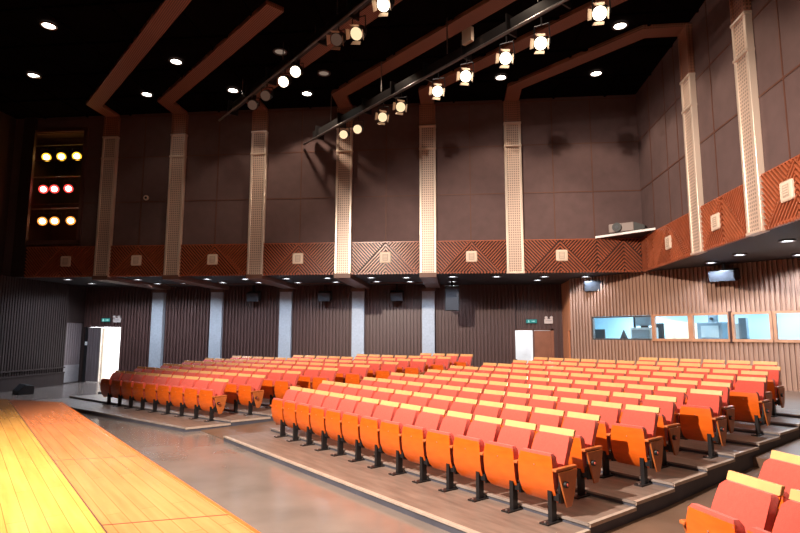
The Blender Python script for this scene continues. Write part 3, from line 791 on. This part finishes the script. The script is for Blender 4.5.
# aisles between the blocks
def ramp(name, r0, r1, prof):
    mb = MB()
    pts = [(n, z) for n, z in prof]
    for (na, za), (nb, zb) in zip(pts[:-1], pts[1:]):
        if nb-na < 1e-6: continue
        vs = [(-r0, na, -.01), (-r1, na, -.01), (-r1, nb, -.01), (-r0, nb, -.01), (-r0, na, za), (-r1, na, za), (-r1, nb, zb), (-r0, nb, zb)]
        mb.add(vs, [(3, 2, 1, 0), (4, 5, 6, 7), (0, 1, 5, 4), (1, 2, 6, 5), (2, 3, 7, 6), (3, 0, 4, 7)])
    return structure(inA(mb.build(name, 'aisle')))
ramp('aisle_right', RA+.02, 2.47, [(4.2, .004), (7.0, .02), (9.9, .12), (9.9, .27), (12.2, .34), (12.2, .5), (15.0, ZL)])
ramp('aisle_left', 13.0, RB-.02, [(4.45, .012), (8.0, .10), (12.0, .33), (15.0, ZL)])

# left block tiers (turned towards the stage)
TH = R(14.5); T145 = math.tan(TH)
LN = [4.07] + [5.10+1.0*i for i in range(10)]
for i in range(9):
    z = Z0+RISE*i
    f0, f1 = LN[i], LN[i+1]
    re = 12.87
    L = 23.5
    line = lambda n0, r: n0-T145*(r-13)
    p = wall_clip([(re, line(f0, re)), (L, line(f0, L)), (L, line(f1+.02, L)), (re, line(f1+.02, re))], 21.6)
    if i < 5: p = clip_half(p, 1, 0, [21.2, 21.2, 21.6, 22, 22.4][i])
    o = structure(inA(MB().poly(A2(p), 0, z, 'tier', 'tierside').build('seating_tier')))
    # front nosing clipped like the tread
    q = strip((re, line(f0, re)-.012), (L, line(f0, L)-.012), .03 if i else .05, (0, 1), z)
    q = wall_clip(q, 21.6)
    if i < 5: q = clip_half(q, 1, 0, [21.2, 21.2, 21.6, 22, 22.4][i])
    if len(q) > 2: MB().poly(A2(q), z-.025, z+.004).build('nosing_strip', 'nosing_in', o)
    MB().poly(A2(strip((re-.012, line(f0, re)), (re-.012, line(f1, re)), .05, (1, 0), z)), z-.035, z+.004).build('side_nosing', 'nosing', o)
# right block tiers
T25 = math.tan(R(25))
RNF = [3.9, 4.62, 5.52, 6.4, 7.4]
for i in range(4):
    z = Z0+RISE*i
    line = lambda n0, r: n0+T25*(r-2.0)
    p = [(2.45, line(RNF[i], 2.45)), (-3, line(RNF[i], -3)), (-3, line(RNF[i+1]+.02, -3)), (2.45, line(RNF[i+1]+.02, 2.45))]
    p = wall_clip(p, 30, 9)
    o = structure(inA(MB().poly(A2(p), 0, z, 'tier', 'tierside').build('seating_tier')))
    MB().poly(A2(strip((2.46, line(RNF[i], 2.46)), (2.46, line(RNF[i+1], 2.46)), .05, (-1, 0), z)), z-.035, z+.004).build('side_nosing', 'nosing', o)

# ------------------------------------------------------------------ theatre seats
# seat frame: x across (viewer's right +), y towards the rear, z up; pan tipped up
def slab(prof_a, prof_b, x0, x1, mb=None, m=None):
    """prof_a / prof_b: matching (y,z) polylines, front and back faces"""
    mb = mb or MB()
    pts = prof_a + prof_b[::-1]
    mb.prism([(x0, y, z) for y, z in pts], (x1-x0, 0, 0), m)
    return mb
def grid_slab(front, back, hw, cols=7, bow=.0, corner=.05, mb=None):
    """cushion with rounded outline: front/back polylines (y,z), half width hw, bowed across"""
    mb = mb or MB()
    n = len(front); xs = [hw*math.sin(PI/2*(2*k/(cols-1)-1)) for k in range(cols)]
    vs = []
    for side, prof in ((0, front), (1, back)):
        for j, (y, z) in enumerate(prof):
            e = min(j, n-1-j)
            sh = corner if e == 0 else (corner*.25 if e == 1 else 0)
            for x in xs:
                k = (abs(x)/hw)
                xx = x*(1-sh/hw) if k > .95 else x*(1-sh*.6/hw)
                vs.append((xx, y + (bow*(k**2) if side == 0 else bow*.6*(k**2)), z))
    F = []
    def id_(s, j, k): return s*n*cols+j*cols+k
    for j in range(n-1):
        for k in range(cols-1):
            F.append((id_(0, j, k), id_(0, j, k+1), id_(0, j+1, k+1), id_(0, j+1, k)))
            F.append((id_(1, j, k), id_(1, j+1, k), id_(1, j+1, k+1), id_(1, j, k+1)))
    for j in range(n-1):
        F.append((id_(0, j, 0), id_(0, j+1, 0), id_(1, j+1, 0), id_(1, j, 0)))
        F.append((id_(0, j, cols-1), id_(1, j, cols-1), id_(1, j+1, cols-1), id_(0, j+1, cols-1)))
    for k in range(cols-1):
        F.append((id_(0, 0, k), id_(1, 0, k), id_(1, 0, k+1), id_(0, 0, k+1)))
        F.append((id_(0, n-1, k), id_(0, n-1, k+1), id_(1, n-1, k+1), id_(1, n-1, k)))
    mb.add(vs, F)
    return mb

HW = .245
pan_f = [(.085, .205), (.03, .265), (-.015, .38), (-.03, .50), (-.03, .62), (-.02, .715)]
pan_b = [(.10, .215), (.047, .272), (.003, .383), (-.012, .50), (-.012, .62), (-.002, .715)]
cus_f = [(.047, .28), (.006, .383), (-.010, .50), (-.010, .62), (-.012, .70), (.010, .742)]
cus_b = [(.10, .33), (.095, .40), (.085, .50), (.085, .62), (.08, .70), (.06, .738)]
bk_f = [(.175, .42), (.170, .50), (.205, .62), (.262, .75), (.318, .865), (.352, .898)]
bk_b = [(.215, .40), (.235, .50), (.275, .62), (.334, .75), (.392, .865), (.405, .895)]
pl_f = [(.217, .34), (.237, .50), (.277, .62), (.336, .75), (.394, .865), (.408, .90)]
pl_b = [(.232, .34), (.252, .50), (.292, .62), (.351, .75), (.409, .865), (.424, .90)]
cp_f = [(.385, .892), (.412, .965)]
cp_b = [(.424, .892), (.450, .960)]
def seat_proto():
    root = bpy.data.objects.new('theatre_seat', None); COL.objects.link(root); root.empty_display_size = .2
    root['category'] = 'theatre seat'
    pan = grid_slab(pan_f, pan_b, HW, cols=7, bow=.012, corner=.02).build('seat_pan', 'ply', root, smooth=True)
    MB().tube((0, -.036, .60), (0, -.028, .60), .008, seg=6).build('pan_bolt', 'bolt', pan)
    grid_slab(cus_f, cus_b, HW-.012, cols=7, corner=.03).build('seat_cushion', 'red', root, smooth=True)
    grid_slab(bk_f, bk_b, HW, cols=9, bow=-.006, corner=.035).build('backrest', 'red', root, smooth=True)
    bp = slab(pl_f, pl_b, -HW+.01, HW-.01).build('back_panel', 'ply', root)
    slab(cp_f, cp_b, -HW, HW).build('top_rail', 'cap', bp, bevel=.006)
    st = MB()
    st.prism([(.262, .04, .22), (.262, .20, .20), (.262, .30, .56), (.262, .06, .56)], (.026, 0, 0))
    st.build('side_bracket', 'blacksteel', root)
    MB().box(.245, .305, -.035, .36, .56, .595).build('armrest', 'armwood', root, bevel=.01)
    leg = MB().box(.150, .205, .0, .085, .015, .34).box(.15, .28, .03, .10, .24, .32).build('leg', 'blacksteel', root)
    MB().box(.12, .235, -.12, .16, 0, .016).build('foot_plate', 'blacksteel', leg)
    for y in (-.09, .13): MB().tube((.178, y, .016), (.178, y, .032), .013, seg=6).build('foot_bolt', 'bolt', leg)
    return root
def end_parts(side):
    """wooden end panel with pivot knob (and armrest where the row has none)"""
    x = .29 if side > 0 else -.315
    a = MB().prism([(x, .0, .555), (x, .35, .555), (x, .28, .28), (x, .22, .165), (x, .13, .165)], (.025, 0, 0)).build('end_panel', 'armwood', None, bevel=.006)
    sx = 1 if side > 0 else -1
    xo = x+.025 if side > 0 else x
    k = MB().tube((xo, .10, .42), (xo+sx*.035, .10, .42), .035, seg=12).build('pivot_knob', 'blacksteel', None)
    k2 = MB().tube((xo+sx*.035, .10, .42), (xo+sx*.045, .10, .42), .018, seg=10).build('knob_cap', 'knob', None)
    k.parent = a; k2.parent = k
    out = [a]
    if side < 0: out.append(MB().box(-.305, -.245, -.035, .36, .56, .595).build('armrest', 'armwood', None, bevel=.01))
    return out
proto = seat_proto()
endR = end_parts(1); endL = end_parts(-1)
first = True
used_end = {1: False, -1: False}
def attach_end(root, side):
    src = endR if side > 0 else endL
    for s in src:
        if not used_end[side]: s.parent = root
        else: copy_tree(s, root)
    used_end[side] = True
def add_seat(r, n, z, rz, label, group, sx=1.0, ends=()):
    global first
    if first: o = proto; first = False
    else:
        o = proto.copy(); COL.objects.link(o)
        for ch in SEAT_PARTS: copy_tree(ch, o)
    o.location = A(r, n, z); o.rotation_euler = (0, 0, rz); o.scale = (sx, 1, 1)
    o['label'] = label; o['group'] = group; o['category'] = 'theatre seat'
    for e in ends: attach_end(o, e)
    return o
SEAT_PARTS = list(proto.children)
rowname = ['front row', 'second row', 'third row', 'fourth row', 'fifth row', 'sixth row', 'seventh row', 'eighth row', 'ninth row', 'rearmost row']
# middle block
MR = [3.90, 4.16, 3.84, 4.05, 3.78, 4.02, 3.79, 4.07, 4.15, 4.50]
ML = [11.05, 11.31, 11.0, 11.17, 10.88, 11.03, 10.71, 10.45, 10.46, 7.75]
MC = [13, 13, 13, 13, 13, 13, 13, 12, 12, 6]
for i in range(10):
    n = 5.287+PITCH*i; z = Z0+RISE*i; s = (ML[i]-MR[i])/MC[i]
    for k in range(MC[i]):
        e = []
        if k == 0: e.append(1)
        if k == MC[i]-1: e.append(-1)
        lab = 'red cushioned orange plywood seat, %s from the right aisle, %s of middle block' % (ORD[k], rowname[i])
        if k == 0: lab = 'red seat at the right aisle end of the %s, middle block' % rowname[i]
        if k == MC[i]-1: lab = 'red seat at the left aisle end of the %s, middle block' % rowname[i]
        add_seat(MR[i]+(k+.5)*s, n, z, -RY, lab, 'seats of the middle block', min(1.0, s/.553), e)
# left block
LR = [13.40, 13.44, 13.40, 13.20, 13.12, 13.06, 12.95, 12.93, 12.93]
LL = [19.0, 19.76, 20.12, 20.64, 21.06, 20.98, 18.9, 16.9, 15.06]
lrow = ['front row', 'second row', 'third row', 'fourth row', 'fifth row', 'sixth row', 'seventh row', 'eighth row', 'rearmost row']
for i in range(9):
    n0 = 5.01+1.0*i; z = Z0+RISE*i
    cnt = max(2, round((LL[i]-LR[i])/math.cos(TH)/.615)); s = (LL[i]-LR[i])/cnt
    for k in range(cnt):
        r = LR[i]+(k+.5)*s
        e = []
        if k == 0: e.append(1)
        if k == cnt-1: e.append(-1)
        lab = 'red cushioned orange plywood seat, %s from the aisle, %s of far left block' % (ORD[k], lrow[i])
        if k == 0: lab = 'red seat at the aisle end of the %s, far left block' % lrow[i]
        if k == cnt-1: lab = 'red seat at the wall side end of the %s, far left block' % lrow[i]
        add_seat(r, n0-T145*(r-13), z, -RY+TH, lab, 'seats of the far left block', s/.556, e)
# near right block
T_ = R(25)
for i, (r0, nn0, cnt) in enumerate([(1.97, 4.55, 3), (1.94, 5.43, 2), (1.86, 6.25, 1)]):
    for k in range(cnt):
        r = r0-k*.56*math.cos(T_); n = nn0-k*.56*math.sin(T_)
        lab = ['red seat with yellow rail, %s from aisle, nearest row of near right block' % ORD[k],
               'red seat with yellow rail, %s from aisle, second row of near right block' % ORD[k],
               'red seat just cut by the right photo edge, behind the near right block rows'][i]
        add_seat(r, n, Z0+RISE*i, -RY-T_, lab, 'seats of the near right block', 1.0, [-1] if k == 0 else [])

# ------------------------------------------------------------------ lights
def spot(loc, aim, energy, col, ang, blend=.5, rad=.1):
    l = bpy.data.lights.new('lamp', 'SPOT'); l.energy = energy; l.color = col; l.spot_size = R(ang); l.spot_blend = blend; l.shadow_soft_size = rad
    o = bpy.data.objects.new('lamp', l); COL.objects.link(o); o.location = loc
    o.rotation_euler = (Vector(aim)-Vector(loc)).to_track_quat('-Z', 'Y').to_euler()
    return o
def area(loc, aim, energy, col, sx, sy):
    l = bpy.data.lights.new('lamp_area', 'AREA'); l.energy = energy; l.color = col; l.shape = 'RECTANGLE'; l.size = sx; l.size_y = sy
    o = bpy.data.objects.new('lamp_area', l); COL.objects.link(o); o.location = loc
    o.rotation_euler = (Vector(aim)-Vector(loc)).to_track_quat('-Z', 'Y').to_euler()
    return o
WARM = (1, .78, .58); COOL = (.72, .85, 1.0)
# ceiling downlights (those in view, and their rows continuing over the seats)
for (u, v, on) in dl:
    if on:
        e = 380 if u > -6 else (190 if u > -9 else 50)
        spot((u*.962, v*.962, ZC-.09), (u*.962, v*.962, 0), e, WARM, 105, .35, .1)
for (u, v) in [(-5.5, 12.8), (-2.2, 15.6), (-2.3, 9.6), (1.2, 12.4), (4.7, 12.3), (1.0, 8.9), (4.6, 9.0), (1.5, 15.4), (4.6, 6.0)]:
    spot((u, v, ZC-.12), (u, v, 0), 260, WARM, 100, .4, .12)
# soffit downlights
for (u, v) in sl:
    spot((u, v, ZS-.03), (u, v, 0), 145 if u < 5 else 330, COOL, 150, .4, .06)
# house key from the stage side
spot((-5.6, 2.6, 8.2), (.2, 11.5, .4), 12500, (1, .86, .72), 88, .5, .12)
spot((2.0, -3.0, 9.0), (2.5, 12.0, 1.2), 450, (1, .86, .72), 80, .6, .25)
# added lamps without fixtures, brightening the frieze and columns
for a_, b_, e_ in ((-2.4, -2.6, 260), (.3, .3, 340), (3.2, 3.6, 420)):
    spot((a_, 16.4, 9.0), (b_, 19.6, 5.0), e_, (1, .80, .62), 66, 1, .12)
spot((3.4, 4.5, 7.6), (6.4, 15.0, 4.9), 1150, (1, .80, .62), 50, .8, .1)
spot((-1.8, 8.5, 9.0), (6.4, 13.5, 6.5), 700, (1, .80, .62), 62, .8, .1)
spot((-4.6, 13.0, 9.6), (-7.5, 19.6, 4.8), 330, (1, .80, .62), 60, .8, .2)
# stage wash
spot((-9.5, 1.5, 8.5), (-5.4, 2.8, .75), 1500, (1, .82, .46), 44, .7, .15)
spot((-2.0, 2.0, 9.5), (-3.0, 5.0, .75), 900, (1, .76, .52), 70, .6, .15)
# coloured spill of the lamp bank
for z, us, g, cn, pos in rows:
    cc = {'yellow': (1, .55, .08), 'red': (1, .08, .04), 'amber': (1, .35, .10)}[cn]
    for u in us:
        l = bpy.data.lights.new('gel_spill', 'POINT'); l.energy = 5; l.color = cc; l.shadow_soft_size = .05
        o = bpy.data.objects.new('gel_spill', l); COL.objects.link(o); o.location = (u+.08, 19.68, z-.1)
# booth and lobbies
for r in (11.2, 8.6, 6.4, 4.0):
    p = A(r, NW+1.5, 3.15); area(p, (p.x, p.y, 0), 95 if r > 11 else 55, (.80, .93, 1), 1.6, .8)
for (u, v) in ((-16.0, 25.6), (3.2, 25.7)):
    area((u, v, 2.70), (u, v, 0), 150 if u < 0 else 34, (.98, .98, 1), 1.6, 1.6)

w = bpy.data.worlds.new('world'); sc.world = w; w.use_nodes = True
w.node_tree.nodes['Background'].inputs['Color'].default_value = (0, 0, 0, 1)

# ------------------------------------------------------------------ camera
cam = bpy.data.cameras.new('camera'); co = bpy.data.objects.new('camera', cam); COL.objects.link(co)
cam.sensor_fit = 'HORIZONTAL'; cam.sensor_width = 36; cam.lens = 552.5/800*36; cam.clip_end = 200
pi2, ro, ya = R(7.1), R(.127), R(5.776)
F = Vector((-math.sin(ya)*math.cos(pi2), math.cos(ya)*math.cos(pi2), math.sin(pi2)))
r_ = Vector((math.cos(ya), math.sin(ya), 0)); u_ = r_.cross(F)
rt = r_*math.cos(ro)+u_*math.sin(ro); up = -r_*math.sin(ro)+u_*math.cos(ro)
mw = Matrix(((rt.x, up.x, -F.x), (rt.y, up.y, -F.y), (rt.z, up.z, -F.z)))
co.matrix_world = Matrix.Translation((0, 0, 2.15)) @ mw.to_4x4()
sc.camera = co
sc.view_settings.view_transform = 'Standard'; sc.view_settings.look = 'None'; sc.view_settings.gamma = 1; sc.view_settings.exposure = 0
sc.view_settings.use_curve_mapping = False
